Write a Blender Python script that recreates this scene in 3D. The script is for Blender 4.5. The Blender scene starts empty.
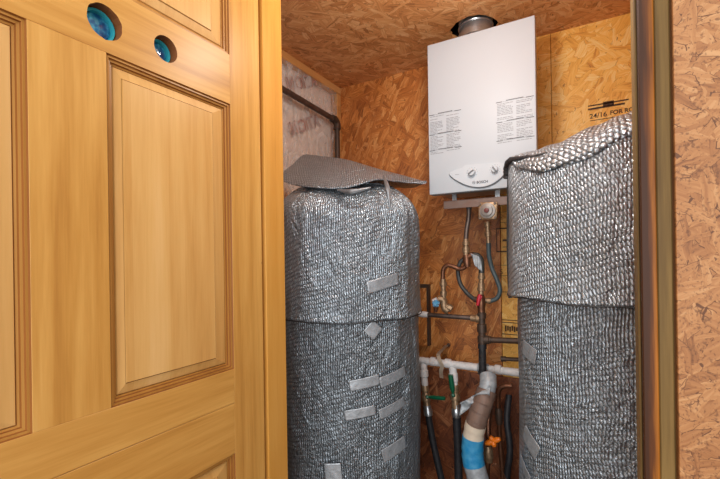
import bpy, bmesh, math, random
from mathutils import Vector, Matrix, noise
random.seed(7)
PI = math.pi
C = bpy.context.scene.collection
S, CS = math.sin(math.radians(29.6)), math.cos(math.radians(29.6))
H = 1.25                      # eye height
FPX = 404.0
ROLL = math.radians(.85)     # the camera was held slightly tilted
# ---- measuring helpers: where a sight line meets a real plane Y=const or X=const
def ray(px, py):
    x, y = px-360, py-258
    u = (x*math.cos(ROLL)-y*math.sin(ROLL))/FPX; v = -(x*math.sin(ROLL)+y*math.cos(ROLL))/FPX
    return Vector((u*CS-S, u*S+CS, v))
def P(px, py, Y):
    d = ray(px, py); k = Y/d.y
    return Vector((d.x*k, Y, H+d.z*k))
def PX(px, py, X):
    d = ray(px, py); k = X/d.x
    return Vector((X, d.y*k, H+d.z*k))

# ================= node helpers =================
class NT:
    def __init__(s, name):
        m = bpy.data.materials.new(name); m.use_nodes = True
        s.m = m; s.t = m.node_tree; s.t.nodes.clear()
        s.out = s.t.nodes.new('ShaderNodeOutputMaterial')
    def n(s, typ, **kw):
        nd = s.t.nodes.new(typ)
        for k, v in kw.items(): setattr(nd, k, v)
        return nd
    def l(s, a, b): s.t.links.new(a, b)
    def val(s, sock, v):
        if hasattr(v, 'is_linked') or isinstance(v, bpy.types.NodeSocket): s.l(v, sock)
        else: sock.default_value = v
    def math(s, op, a, b=0.0, c=None):
        nd = s.n('ShaderNodeMath', operation=op)
        s.val(nd.inputs[0], a); s.val(nd.inputs[1], b)
        if c is not None: s.val(nd.inputs[2], c)
        return nd.outputs[0]
    def mix(s, f, a, b, blend='MIX'):
        nd = s.n('ShaderNodeMix', data_type='RGBA', blend_type=blend)
        s.val(nd.inputs[0], f); s.val(nd.inputs[6], a); s.val(nd.inputs[7], b)
        return nd.outputs[2]
    def ramp(s, f, stops):
        nd = s.n('ShaderNodeValToRGB'); cr = nd.color_ramp
        cr.elements[0].position = stops[0][0]; cr.elements[0].color = stops[0][1]
        cr.elements[1].position = stops[-1][0]; cr.elements[1].color = stops[-1][1]
        for p, c in stops[1:-1]:
            e = cr.elements.new(p); e.color = c
        s.val(nd.inputs[0], f); return nd.outputs[0]
    def mapping(s, vec, loc=(0,0,0), rot=(0,0,0), scale=(1,1,1)):
        nd = s.n('ShaderNodeMapping'); s.l(vec, nd.inputs[0])
        nd.inputs[1].default_value = loc; nd.inputs[2].default_value = rot; nd.inputs[3].default_value = scale
        return nd.outputs[0]
    def noise(s, vec, scale, detail=3, rough=.55, dist=0.0, out=0):
        nd = s.n('ShaderNodeTexNoise'); s.l(vec, nd.inputs['Vector'])
        nd.inputs['Scale'].default_value = scale; nd.inputs['Detail'].default_value = detail
        nd.inputs['Roughness'].default_value = rough; nd.inputs['Distortion'].default_value = dist
        return nd.outputs[out]
    def pos(s):
        return s.n('ShaderNodeNewGeometry').outputs['Position']
    def bump(s, h, strength=.3, dist=.01, normal=None):
        nd = s.n('ShaderNodeBump'); nd.inputs['Strength'].default_value = strength
        nd.inputs['Distance'].default_value = dist; s.l(h, nd.inputs['Height'])
        if normal is not None: s.l(normal, nd.inputs['Normal'])
        return nd.outputs[0]
    def bsdf(s, color, rough=.5, metal=0.0, normal=None, **kw):
        b = s.n('ShaderNodeBsdfPrincipled')
        s.val(b.inputs['Base Color'], color); s.val(b.inputs['Roughness'], rough); s.val(b.inputs['Metallic'], metal)
        for k, v in kw.items(): s.val(b.inputs[k], v)
        if normal is not None: s.l(normal, b.inputs['Normal'])
        s.l(b.outputs[0], s.out.inputs[0]); return b

def srgb(r, g, b, a=1):
    f = lambda c: (c/255/12.92) if c/255 <= .04045 else ((c/255+.055)/1.055)**2.4
    return (f(r), f(g), f(b), a)

def plain(name, col, rough=.5, metal=0.0, dirt=.25, dirtcol=None, bumpy=.15, scale=60):
    t = NT(name); p = t.pos()
    n = t.noise(p, scale, 4)
    dc = dirtcol or tuple(c*.45 for c in col[:3])+(1,)
    f = t.math('MULTIPLY', t.math('GREATER_THAN', n, .0), t.math('MULTIPLY', t.math('SUBTRACT', n, .35), dirt*3))
    f2 = t.n('ShaderNodeClamp'); t.l(f, f2.inputs[0])
    c = t.mix(f2.outputs[0], col, dc)
    t.bsdf(c, rough, metal, t.bump(n, bumpy, .002))
    return t.m

def plane_vec(t, axes):
    sp = t.n('ShaderNodeSeparateXYZ'); t.l(t.pos(), sp.inputs[0])
    cb = t.n('ShaderNodeCombineXYZ')
    t.l(sp.outputs['XYZ'.index(axes[0])], cb.inputs[0]); t.l(sp.outputs['XYZ'.index(axes[1])], cb.inputs[1])
    return cb.outputs[0]

def osb(name, axes, stops, scale=1.0, seed=0, edge=.5, contrast=1.0, rough=.6, blot=None, bumps=.5, pits=0):
    """oriented strand board: overlapping rotated voronoi flakes, the highest priority on top"""
    t = NT(name); v0 = plane_vec(t, axes)
    w = t.n('ShaderNodeTexNoise'); t.l(v0, w.inputs['Vector']); w.inputs['Scale'].default_value = 22; w.inputs['Detail'].default_value = 3
    wv = t.n('ShaderNodeVectorMath', operation='MULTIPLY_ADD')
    t.l(w.outputs[1], wv.inputs[0]); wv.inputs[1].default_value = (.018, .018, 0); t.l(v0, wv.inputs[2])
    v = wv.outputs[0]
    best = None; tone = None; ed = None; gr = None
    rr = random.Random(seed)
    for i in range(6):
        a = rr.uniform(-.5, .5) + (PI/2 if i % 3 == 2 else 0) + (i-2.5)*.35
        L = rr.uniform(.07, .12)*scale; W = rr.uniform(.016, .034)*scale
        m1 = t.mapping(v, rot=(0, 0, a), loc=(rr.uniform(0, 9), rr.uniform(0, 9), 0))
        m = t.mapping(m1, scale=(1/L, 1/W, 1))
        vo = t.n('ShaderNodeTexVoronoi', voronoi_dimensions='2D', feature='F1'); t.l(m, vo.inputs['Vector']); vo.inputs['Scale'].default_value = 1
        ve = t.n('ShaderNodeTexVoronoi', voronoi_dimensions='2D', feature='DISTANCE_TO_EDGE'); t.l(m, ve.inputs['Vector']); ve.inputs['Scale'].default_value = 1
        sp = t.n('ShaderNodeSeparateColor'); t.l(vo.outputs['Color'], sp.inputs[0])
        g = t.noise(t.mapping(m1, scale=(12, 160, 1)), 1, 3)
        pr, tn, e = sp.outputs[0], sp.outputs[1], ve.outputs['Distance']
        if best is None: best, tone, ed, gr = pr, tn, e, g
        else:
            k = t.math('GREATER_THAN', pr, best)
            def mx(a_, b_):
                nd = t.n('ShaderNodeMix', data_type='FLOAT'); t.l(k, nd.inputs[0]); t.l(a_, nd.inputs[2]); t.l(b_, nd.inputs[3]); return nd.outputs[0]
            tone, ed, gr = mx(tone, tn), mx(ed, e), mx(gr, g)
            best = t.math('MAXIMUM', best, pr)
    big = t.noise(v0, 3.5, 3)
    tt = t.math('ADD', t.math('MULTIPLY', t.math('SUBTRACT', tone, .5), .42*contrast), .5)
    tt = t.math('ADD', tt, t.math('MULTIPLY', t.math('SUBTRACT', gr, .5), 1.0*contrast))
    tt = t.math('ADD', tt, t.math('MULTIPLY', t.math('SUBTRACT', big, .5), .55))
    col = t.ramp(tt, stops)
    dk = t.math('MULTIPLY', t.math('LESS_THAN', ed, .035), edge)
    fn = t.noise(v0, 40, 3)
    dk = t.math('MULTIPLY', dk, t.math('GREATER_THAN', fn, .53))
    dark = stops[0][1]
    col = t.mix(dk, col, tuple(c*.8 for c in dark[:3])+(1,))
    chip = t.math('GREATER_THAN', t.noise(t.mapping(v, scale=(1, .45, 1), rot=(0, 0, .6)), 46, 3), .69)
    col = t.mix(t.math('MULTIPLY', chip, .75), col, tuple(c*.6 for c in dark[:3])+(1,))
    if pits:      # coarse open grain between the strands
        pn = t.noise(t.mapping(v, scale=(1, .8, 1)), 210, 3, .6)
        pz = t.noise(v0, 30, 3)
        pk = t.n('ShaderNodeClamp'); t.l(t.math('MULTIPLY', t.math('SUBTRACT', t.math('ADD', pn, t.math('MULTIPLY', pz, .5)), .80), 9), pk.inputs[0])
        col = t.mix(t.math('MULTIPLY', pk.outputs[0], pits), col, tuple(c*.9 for c in dark[:3])+(1,))
    if blot:
        bn = t.noise(v0, 5.0, 4, dist=.6)
        f = t.n('ShaderNodeClamp'); t.l(t.math('MULTIPLY', t.math('SUBTRACT', bn, .48), 5), f.inputs[0])
        col = t.mix(t.math('MULTIPLY', f.outputs[0], blot[1]), col, blot[0])
    hgt = t.math('ADD', t.math('MULTIPLY', best, 1.0), t.math('MULTIPLY', gr, .5))
    t.bsdf(col, rough, 0, t.bump(hgt, bumps, .003))
    return t.m

def wood(name, grain_axis, stops, seed=0, boards=None, rough=.38, across=None):
    """clear finished pine; grain along one world axis"""
    t = NT(name); p = t.pos()
    sc = {'Z': (26, 26, 1.3), 'Y': (26, 1.3, 26), 'X': (1.3, 26, 26)}[grain_axis]
    m = t.mapping(p, loc=(seed*3.1, seed*1.7, seed*.9), scale=sc)
    n1 = t.noise(m, 1.0, 5, .6, .6)
    sc2 = tuple(a*.22 for a in sc)
    n2 = t.noise(t.mapping(p, loc=(seed, 2, 1), scale=sc2), 1.0, 2, .5, 1.2)
    fine = t.noise(t.mapping(p, scale=tuple(a*7 for a in sc)), 1.0, 2)
    x = t.math('ADD', t.math('MULTIPLY', n1, .55), t.math('MULTIPLY', n2, .45))
    x = t.math('ADD', x, t.math('MULTIPLY', t.math('SUBTRACT', fine, .5), .18))
    x = t.math('ADD', x, t.math('MULTIPLY', t.math('SUBTRACT', t.noise(t.mapping(p, scale=tuple(a**.5 for a in sc)), 1.6, 2), .5), .35))
    if boards:
        sp = t.n('ShaderNodeSeparateXYZ'); t.l(p, sp.inputs[0])
        ax, wd, off = boards
        q = t.math('FLOOR', t.math('DIVIDE', t.math('ADD', sp.outputs['XYZ'.index(ax)], off), wd))
        wn = t.n('ShaderNodeTexWhiteNoise', noise_dimensions='1D'); t.l(q, wn.inputs['W'])
        x = t.math('ADD', x, t.math('MULTIPLY', t.math('SUBTRACT', wn.outputs[0], .5), .28))
    if across:      # heartwood to sapwood across the board
        sp = t.n('ShaderNodeSeparateXYZ'); t.l(p, sp.inputs[0])
        x = t.math('ADD', x, t.math('MULTIPLY', t.math('SUBTRACT', sp.outputs[0], across[0]), across[1]))
    col = t.ramp(x, stops)
    # small knots
    vo = t.n('ShaderNodeTexVoronoi'); t.l(p, vo.inputs['Vector']); vo.inputs['Scale'].default_value = 5.5
    k = t.math('LESS_THAN', vo.outputs['Distance'], .028)
    col = t.mix(t.math('MULTIPLY', k, .6), col, srgb(95, 50, 20))
    t.bsdf(col, rough, 0, t.bump(fine, .08, .001), **{'Coat Weight': .04, 'Coat Roughness': .3, 'Specular IOR Level': .25})
    return t.m

def foil(name, tint=(.56, .63, .70), pitch=.0085, crinkle=1.0, bub=1.0, rib0=.47):
    t = NT(name)
    uv = t.n('ShaderNodeUVMap').outputs[0]
    warp = t.n('ShaderNodeTexNoise'); t.l(uv, warp.inputs['Vector']); warp.inputs['Scale'].default_value = 9
    wv = t.n('ShaderNodeVectorMath', operation='MULTIPLY_ADD'); t.l(warp.outputs[1], wv.inputs[0]); wv.inputs[1].default_value = (.02, .03, 0); t.l(uv, wv.inputs[2])
    m = t.mapping(wv.outputs[0], rot=(0, 0, .0), scale=(1/pitch, .55/pitch, 1))
    sh = t.n('ShaderNodeSeparateXYZ'); t.l(m, sh.inputs[0])
    yy = t.math('ADD', sh.outputs[1], t.math('MULTIPLY', t.math('MODULO', t.math('FLOOR', sh.outputs[0]), 2.0), .5))
    fx = t.math('SUBTRACT', t.math('FRACT', sh.outputs[0]), .5)
    fy = t.math('SUBTRACT', t.math('FRACT', t.math('ADD', yy, t.math('MULTIPLY', sh.outputs[0], .35))), .5)
    r2 = t.math('ADD', t.math('MULTIPLY', fx, fx), t.math('MULTIPLY', t.math('MULTIPLY', fy, fy), 1.0))
    cl = t.n('ShaderNodeClamp'); t.l(t.math('SUBTRACT', 1.0, t.math('MULTIPLY', r2, 3.6)), cl.inputs[0])
    b = t.math('POWER', cl.outputs[0], .6)
    amp = t.noise(uv, 5, 2)
    b = t.math('MULTIPLY', b, t.math('MULTIPLY', amp, 1.6*bub))
    cr = t.noise(uv, 38, 5, .65, 1.2)
    vo = t.n('ShaderNodeTexVoronoi', feature='DISTANCE_TO_EDGE'); t.l(t.mapping(wv.outputs[0], scale=(1, .6, 1)), vo.inputs['Vector']); vo.inputs['Scale'].default_value = 30
    rib = t.math('SUBTRACT', 1.0, t.math('MULTIPLY', t.math('MULTIPLY', fx, fx), 4.0))
    rm = t.n('ShaderNodeClamp'); t.l(t.math('MULTIPLY', t.math('SUBTRACT', t.noise(t.mapping(uv, scale=(1, .5, 1)), 7, 3), rib0), 7), rm.inputs[0])
    mf = t.n('ShaderNodeMix', data_type='FLOAT'); t.l(rm.outputs[0], mf.inputs[0]); t.l(b, mf.inputs[2]); t.l(t.math('MULTIPLY', rib, .8), mf.inputs[3])
    b = mf.outputs[0]
    h = t.math('ADD', b, t.math('MULTIPLY', cr, 1.9*crinkle))
    h = t.math('ADD', h, t.math('MULTIPLY', t.math('MINIMUM', vo.outputs['Distance'], .25), 1.5*crinkle))
    h = t.math('ADD', h, t.math('MULTIPLY', t.noise(t.mapping(wv.outputs[0], scale=(1.6, 1, 1)), 13, 3, .6, 1.5), 5.0*crinkle))
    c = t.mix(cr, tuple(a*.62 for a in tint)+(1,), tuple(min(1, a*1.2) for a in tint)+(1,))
    # darker in the valleys between the bubbles
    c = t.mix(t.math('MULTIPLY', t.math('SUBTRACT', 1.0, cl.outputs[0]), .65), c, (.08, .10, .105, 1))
    t.bsdf(c, .3, .75, t.bump(h, .85, .0042))
    return t.m

# ================= mesh helpers =================
def link(name, me, mats, parent=None, smooth=False):
    o = bpy.data.objects.new(name, me); C.objects.link(o)
    for m in (mats if isinstance(mats, (list, tuple)) else [mats]): me.materials.append(m)
    if smooth:
        for p in me.polygons: p.use_smooth = True
        try: me.set_sharp_from_angle(angle=math.radians(38))
        except Exception: pass
    if parent:
        o.parent = parent
        # meshes all sit at the world origin; only Empties carry a location
        o.matrix_parent_inverse = Matrix.Translation(-parent.location)
    return o
def obj(name, bm, mats, parent=None, smooth=False):
    bmesh.ops.recalc_face_normals(bm, faces=bm.faces)
    me = bpy.data.meshes.new(name); bm.to_mesh(me); bm.free()
    return link(name, me, mats, parent, smooth)
def tag(o, label=None, cat=None, group=None, kind=None):
    if label: o['label'] = label
    if cat: o['category'] = cat
    if group: o['group'] = group
    if kind: o['kind'] = kind
    return o
def thing(name, loc, label, cat, group=None):
    o = bpy.data.objects.new(name, None); C.objects.link(o); o.location = loc; o.empty_display_size = .05
    return tag(o, label, cat, group)
def struct(o, label=None): o['kind'] = 'structure'; return o
def BM(): return bmesh.new()
def box(bm, a, b, bev=0, mi=0, segs=1):
    a = Vector(a); b = Vector(b)
    lo = Vector((min(a.x,b.x), min(a.y,b.y), min(a.z,b.z))); hi = Vector((max(a.x,b.x), max(a.y,b.y), max(a.z,b.z)))
    r = bmesh.ops.create_cube(bm, size=1, matrix=Matrix.Translation((lo+hi)/2) @ Matrix.Diagonal((*(hi-lo), 1)))
    vs = r['verts']; fs = {f for v in vs for f in v.link_faces}
    for f in fs: f.material_index = mi
    if bev:
        es = list({e for v in vs for e in v.link_edges})
        bmesh.ops.bevel(bm, geom=es, offset=bev, segments=segs, affect='EDGES', profile=.5)
    return bm
def frame_at(d):
    d = d.normalized(); up = Vector((0, 0, 1)) if abs(d.z) < .9 else Vector((1, 0, 0))
    x = d.cross(up).normalized(); return x, x.cross(d).normalized(), d
def catmull(pts, n=8):
    pts = [Vector(p) for p in pts]
    if len(pts) < 3: return pts
    out = []; q = [2*pts[0]-pts[1]] + pts + [2*pts[-1]-pts[-2]]
    for i in range(1, len(q)-2):
        a, b, c, d = q[i-1:i+3]
        for k in range(n):
            s = k/n
            out.append(.5*((2*b)+(c-a)*s+(2*a-5*b+4*c-d)*s*s+(3*b-a-3*c+d)*s**3))
    out.append(pts[-1]); return out
def tube(bm, pts, rad, seg=14, mi=0, caps=True):
    """rad: number or list per point"""
    pts = [Vector(p) for p in pts]; n = len(pts)
    rads = rad if isinstance(rad, (list, tuple)) else [rad]*n
    x, y, _ = frame_at(pts[1]-pts[0]); rings = []
    for i, p in enumerate(pts):
        d = (pts[min(i+1, n-1)]-pts[max(i-1, 0)]).normalized()
        x = (x-d*x.dot(d)).normalized(); y = d.cross(x)
        rings.append([bm.verts.new(p+rads[i]*(math.cos(2*PI*k/seg)*x+math.sin(2*PI*k/seg)*y)) for k in range(seg)])
    for a, b in zip(rings, rings[1:]):
        for k in range(seg):
            f = bm.faces.new((a[k], a[(k+1) % seg], b[(k+1) % seg], b[k])); f.material_index = mi
    if caps:
        for r in (rings[0], rings[-1]):
            f = bm.faces.new(r); f.material_index = mi
    return bm
def stack(bm, p0, p1, prof, seg=20, mi=0):
    """turned shape: prof = [(distance fraction, radius), ...] along p0->p1"""
    p0 = Vector(p0); p1 = Vector(p1); x, y, d = frame_at(p1-p0); rings = []
    for tt, r in prof:
        c = p0.lerp(p1, tt)
        rings.append([bm.verts.new(c+r*(math.cos(2*PI*k/seg)*x+math.sin(2*PI*k/seg)*y)) for k in range(seg)])
    for a, b in zip(rings, rings[1:]):
        for k in range(seg):
            f = bm.faces.new((a[k], a[(k+1) % seg], b[(k+1) % seg], b[k])); f.material_index = mi
    for r in (rings[0], rings[-1]): bm.faces.new(r).material_index = mi
    return bm
def plate(outer, holes, thick, to3, mi=0):
    """flat plate with holes; outer/holes: lists of 2-D points, to3(u,v,w) -> Vector"""
    bm = BM(); es = []
    for loop in [outer]+holes:
        vs = [bm.verts.new((u, v, 0)) for u, v in loop]
        es += [bm.edges.new((vs[i], vs[(i+1) % len(vs)])) for i in range(len(vs))]
    bmesh.ops.triangle_fill(bm, use_beauty=True, use_dissolve=False, edges=es)
    r = bmesh.ops.extrude_face_region(bm, geom=list(bm.faces))
    for v in r['geom']:
        if isinstance(v, bmesh.types.BMVert): v.co.z = thick
    for v in bm.verts: v.co = to3(v.co.x, v.co.y, v.co.z)
    return bm
def circ(cx, cy, r, n=32, jit=0):
    return [(cx+(r+random.uniform(-jit, jit))*math.cos(2*PI*k/n), cy+(r+random.uniform(-jit, jit))*math.sin(2*PI*k/n)) for k in range(n)]
def text_on(bm, s, org, ux, uy, size, depth=.0006, align='LEFT', bold=0):
    """flat letters standing on a surface: org = baseline point, ux/uy = unit directions"""
    cu = bpy.data.curves.new('t', 'FONT'); cu.body = s; cu.size = size; cu.extrude = depth/2; cu.align_x = align; cu.offset = bold
    o = bpy.data.objects.new('t', cu); C.objects.link(o)
    dg = bpy.context.evaluated_depsgraph_get(); me = bpy.data.meshes.new_from_object(o.evaluated_get(dg))
    ux = Vector(ux); uy = Vector(uy); uz = ux.cross(uy)
    M = Matrix((( ux.x, uy.x, uz.x, org[0]), (ux.y, uy.y, uz.y, org[1]), (ux.z, uy.z, uz.z, org[2]), (0, 0, 0, 1)))
    me.transform(M); bm.from_mesh(me)
    bpy.data.objects.remove(o); bpy.data.curves.remove(cu); bpy.data.meshes.remove(me)
    return bm
def sheet(name, grid, mat, parent, thick=.005, closed=False, uvscale=1.0, mats=None, subd=1):
    """grid[row][col] of points -> solidified cloth-like sheet with metric UVs"""
    bm = BM(); uvl = bm.loops.layers.uv.new('UVMap')
    R, K = len(grid), len(grid[0])
    vs = [[bm.verts.new(p) for p in row] for row in grid]
    U = [[0.0]*(K+1) for _ in range(R)]; V = [[0.0]*(K+1) for _ in range(R)]
    mid = R//2
    cu = [0.0]
    for c in range(1, K+1): cu.append(cu[-1]+(Vector(grid[mid][c % K])-Vector(grid[mid][c-1])).length)
    for r in range(R):
        for c in range(K+1):
            U[r][c] = cu[c]
            V[r][c] = 0 if r == 0 else V[r-1][c]+(Vector(grid[r][c % K])-Vector(grid[r-1][c % K])).length
    for r in range(R-1):
        for c in range(K if closed else K-1):
            c2 = (c+1) % K
            try: f = bm.faces.new((vs[r][c], vs[r][c2], vs[r+1][c2], vs[r+1][c]))
            except ValueError: continue
            for lp, (rr, cc) in zip(f.loops, ((r, c), (r, c+1), (r+1, c+1), (r+1, c))):
                lp[uvl].uv = (U[rr][cc]*uvscale, V[rr][cc]*uvscale)
    me = bpy.data.meshes.new(name); bm.to_mesh(me); bm.free()
    o = link(name, me, mats or mat, parent, smooth=False)
    for p in me.polygons: p.use_smooth = True
    if subd:
        m = o.modifiers.new('sub', 'SUBSURF'); m.levels = subd; m.render_levels = subd
    m = o.modifiers.new('sol', 'SOLIDIFY'); m.thickness = thick; m.offset = -1
    return o

# ================= materials =================
pine = [(.25, srgb(164, 106, 44)), (.45, srgb(198, 142, 68)), (.6, srgb(214, 160, 84)), (.8, srgb(227, 180, 108))]
M_pineZ = wood('pine_upright', 'Z', pine, 1)
M_pineY = wood('pine_crosswise', 'Y', pine, 2)
M_pineP = wood('pine_panel', 'Z', [(.2, srgb(172, 116, 56)), (.45, srgb(205, 152, 84)), (.65, srgb(219, 170, 102)), (.85, srgb(229, 184, 122))], 4, boards=('Y', .083, .013))
M_mold = wood('pine_molding', 'Z', [(.25, srgb(150, 96, 38)), (.5, srgb(180, 124, 56)), (.8, srgb(200, 146, 74))], 5, rough=.4)  # pine darkened to paint in the shade on the mouldings
M_groove = wood('shade_groove', 'Z', [(.25, srgb(108, 60, 22)), (.5, srgb(136, 82, 34)), (.8, srgb(156, 98, 44))], 5, rough=.5)  # dark brown that paints shade into grooves and gaps
M_jamb = wood('pine_jamb', 'Z', [(.25, srgb(176, 114, 42)), (.5, srgb(206, 144, 62)), (.8, srgb(220, 164, 84))], 6)
M_cedar = wood('stained_jamb', 'Z', [(.38, srgb(66, 36, 16)), (.47, srgb(100, 54, 18)), (.55, srgb(150, 88, 22)), (.66, srgb(196, 120, 36))], 8, rough=.55, across=(.0905, 14.0))
M_stud = wood('rough_stud', 'Z', [(.3, srgb(98, 74, 40)), (.5, srgb(132, 104, 58)), (.75, srgb(156, 126, 76))], 9, rough=.7)
M_plate = wood('framing_pine', 'Y', [(.3, srgb(186, 122, 62)), (.55, srgb(218, 160, 96)), (.8, srgb(232, 184, 126))], 11, rough=.6)
M_back1 = osb('osb_back_orange', 'XZ', [(.12, srgb(120, 66, 28)), (.38, srgb(180, 106, 46)), (.6, srgb(206, 130, 62)), (.88, srgb(232, 172, 106))], seed=3, blot=(srgb(140, 72, 34), .45), rough=.5)
M_back3 = osb('osb_back_dark', 'XZ', [(.12, srgb(70, 34, 18)), (.38, srgb(122, 66, 36)), (.6, srgb(148, 84, 48)), (.88, srgb(184, 122, 80))], seed=4, blot=(srgb(86, 42, 26), .4), rough=.5)  # darker, redder tones for the lower board
M_back2 = osb('osb_back_gold', 'XZ', [(.1, srgb(190, 120, 42)), (.35, srgb(232, 166, 66)), (.6, srgb(246, 188, 88)), (.88, srgb(252, 216, 142))], seed=5, rough=.5)  # golden board, tone also raised for the brighter light falling there
M_ceil = osb('osb_ceiling', 'XY', [(.1, srgb(150, 92, 48)), (.38, srgb(204, 136, 78)), (.6, srgb(222, 158, 98)), (.9, srgb(242, 196, 142))], seed=8)
M_front = osb('osb_front', 'XZ', [(.08, srgb(104, 60, 30)), (.35, srgb(160, 104, 58)), (.6, srgb(182, 126, 76)), (.9, srgb(206, 156, 106))], seed=12, contrast=.8, scale=.6, edge=.9, pits=.65)
M_side = osb('osb_side', 'YZ', [(.12, srgb(96, 48, 18)), (.38, srgb(160, 90, 36)), (.6, srgb(192, 118, 52)), (.88, srgb(222, 158, 88))], seed=15)
M_foil = foil('bubble_foil')
M_foil2 = foil('bubble_foil_close', tint=(.66, .72, .78), pitch=.0090, crinkle=.8, bub=1.35, rib0=.60)
M_foil3 = foil('bubble_foil_dark', tint=(.43, .48, .53), rib0=.44)  # darker tint for the left tank's lower blanket
M_tape = plain('foil_tape', (.47, .50, .53, 1), .42, .55, dirt=.4, bumpy=1, scale=55)
M_pleat = plain('dull_foil', (.30, .32, .34, 1), .4, .7, dirt=.5, bumpy=1, scale=50)
M_zinc = plain('cast_zinc', srgb(142, 134, 128), .4, .4, dirt=.35, scale=60)
M_blacktape = plain('black_tape', srgb(32, 32, 34), .5, 0, dirt=.2, dirtcol=srgb(90, 90, 92), bumpy=.9, scale=70)
M_white = plain('white_enamel', srgb(186, 193, 199), .5, 0, dirt=0.02, bumpy=.02, scale=8)
M_whitep = plain('white_plastic', srgb(192, 199, 205), .45, 0, dirt=.02, bumpy=.02)
M_grey = plain('grey_plastic', srgb(120, 122, 126), .4, 0, dirt=.1)
M_print = plain('grey_print', srgb(142, 146, 152), .5, 0, dirt=.05)
M_printd = plain('dark_print', srgb(70, 70, 74), .5, 0, dirt=.05)
M_ink = plain('black_ink', srgb(42, 26, 16), .7, 0, dirt=.55, dirtcol=srgb(140, 90, 40), bumpy=0)
M_galv = plain('galvanised', (.58, .60, .62, 1), .33, .9, dirt=.35, scale=25)
M_brass = plain('brass', srgb(176, 146, 114), .42, .6, dirt=.6, scale=80, dirtcol=srgb(84, 58, 40))
M_copper = plain('tarnished_copper', srgb(136, 92, 68), .38, .7, dirt=.45, scale=50, dirtcol=srgb(70, 42, 32))
M_iron = plain('black_iron', srgb(74, 62, 54), .5, .4, dirt=.3, scale=60, dirtcol=srgb(118, 82, 58))
M_steelp = plain('worn_steel_pipe', srgb(112, 96, 88), .4, .6, dirt=.5, scale=40, dirtcol=srgb(48, 34, 28))
M_tray = plain('tray_metal', srgb(116, 98, 90), .4, .6, dirt=.3, scale=30, dirtcol=srgb(112, 66, 40))
M_rubber = plain('grey_hose', srgb(62, 62, 60), .45, .1, dirt=.2, scale=90)
M_bluehose = plain('bluegrey_hose', srgb(78, 92, 96), .42, .15, dirt=.25, scale=60)
M_blackpipe = plain('black_foam', srgb(28, 28, 32), .55, 0, dirt=.15, dirtcol=srgb(90, 90, 95), scale=50)
M_whitewrap = plain('white_wrap', srgb(226, 222, 220), .6, 0, dirt=.3, dirtcol=srgb(150, 135, 125), bumpy=.9, scale=55)
M_red = plain('red_handle', srgb(190, 34, 52), .4, 0, dirt=.15)
M_dullred = plain('dull_red', srgb(112, 52, 46), .5, 0, dirt=.3)
M_blue = plain('blue_handle', srgb(66, 158, 206), .35, 0, dirt=.35, dirtcol=srgb(210, 225, 230), scale=90)
M_green = plain('green_handle', srgb(12, 92, 62), .35, 0, dirt=.1)
M_orange = plain('orange_cap', srgb(236, 122, 26), .4, 0, dirt=.1)
M_btape = plain('blue_tape', srgb(32, 136, 192), .35, 0, dirt=.35, dirtcol=srgb(120, 200, 225), bumpy=.8, scale=40)
M_ducttape = plain('brown_wrap', srgb(134, 108, 94), .55, .1, dirt=.35, dirtcol=srgb(80, 56, 46), bumpy=.8, scale=35)
M_greytape = plain('silver_cloth', srgb(186, 192, 196), .45, .2, dirt=.5, dirtcol=srgb(105, 110, 116), bumpy=1, scale=50)
M_cream = plain('cream_plastic', srgb(224, 208, 186), .45, 0, dirt=.15)
M_tankin = plain('tank_steel', srgb(180, 178, 172), .5, .2)
M_floor = plain('concrete_floor', srgb(142, 130, 118), .8, 0, dirt=.4, scale=6)
M_dark = plain('dark_void', srgb(22, 20, 18), .9, 0)
M_insul = plain('insulation_paper', srgb(252, 236, 222), .8, 0, dirt=.1, dirtcol=srgb(190, 150, 128), bumpy=.5, scale=14)
M_redink = plain('red_print', srgb(170, 108, 92), .8, 0, dirt=.3, dirtcol=srgb(196, 150, 130))
M_room = plain('room_drywall', srgb(214, 208, 198), .9, 0, dirt=.05, scale=4)
def blue_glass():
    t = NT('blue_glass'); lw = t.n('ShaderNodeTexNoise'); t.l(t.pos(), lw.inputs['Vector']); lw.inputs['Scale'].default_value = 60
    c = t.ramp(lw.outputs[0], [(.35, srgb(24, 82, 140)), (.5, srgb(34, 128, 180)), (.66, srgb(96, 200, 222))])
    t.bsdf(c, .12, .0, t.bump(lw.outputs[0], .5, .004), **{'Coat Weight': .8}); return t.m
M_bglass = blue_glass()
M_brim = plain('teal_rim', srgb(60, 190, 205), .2, .1, dirt=.2)
M_hole = wood('bored_wood', 'Z', [(.3, srgb(92, 50, 24)), (.5, srgb(132, 78, 40)), (.8, srgb(165, 104, 58))], 3, rough=.7)
def film():
    t = NT('poly_film'); p = t.pos()
    n = t.noise(t.mapping(p, scale=(1, 1, .5), rot=(.5, 0, 0)), 14, 4, .5, 2.0)
    nb = t.bump(n, .8, .008)
    tr = t.n('ShaderNodeBsdfTransparent'); tr.inputs[0].default_value = (.97, .97, .97, 1)
    gl = t.n('ShaderNodeBsdfPrincipled'); gl.inputs['Base Color'].default_value = srgb(250, 248, 246); gl.inputs['Roughness'].default_value = .18
    t.l(nb, gl.inputs['Normal'])
    f = t.ramp(n, [(.45, (.10, .10, .10, 1)), (.72, (.45, .45, .45, 1))])
    mx = t.n('ShaderNodeMixShader'); t.l(f, mx.inputs[0]); t.l(tr.outputs[0], mx.inputs[1]); t.l(gl.outputs[0], mx.inputs[2])
    t.l(mx.outputs[0], t.out.inputs[0]); return t.m
M_film = film()

# ================= setting =================
YB, XL, XR, YF = 2.05, -1.30, .42, .86
ZC = (P(341, 88, YB).z+P(632, 13, YB).z)/2; XL = P(341, 88, YB).x
print('ZC', P(341, 88, YB), P(632, 13, YB), P(425, 67, YB))
struct(obj('floor', box(BM(), (-3, -2.6, -.1), (2.6, 2.2, 0)), M_floor))
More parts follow.
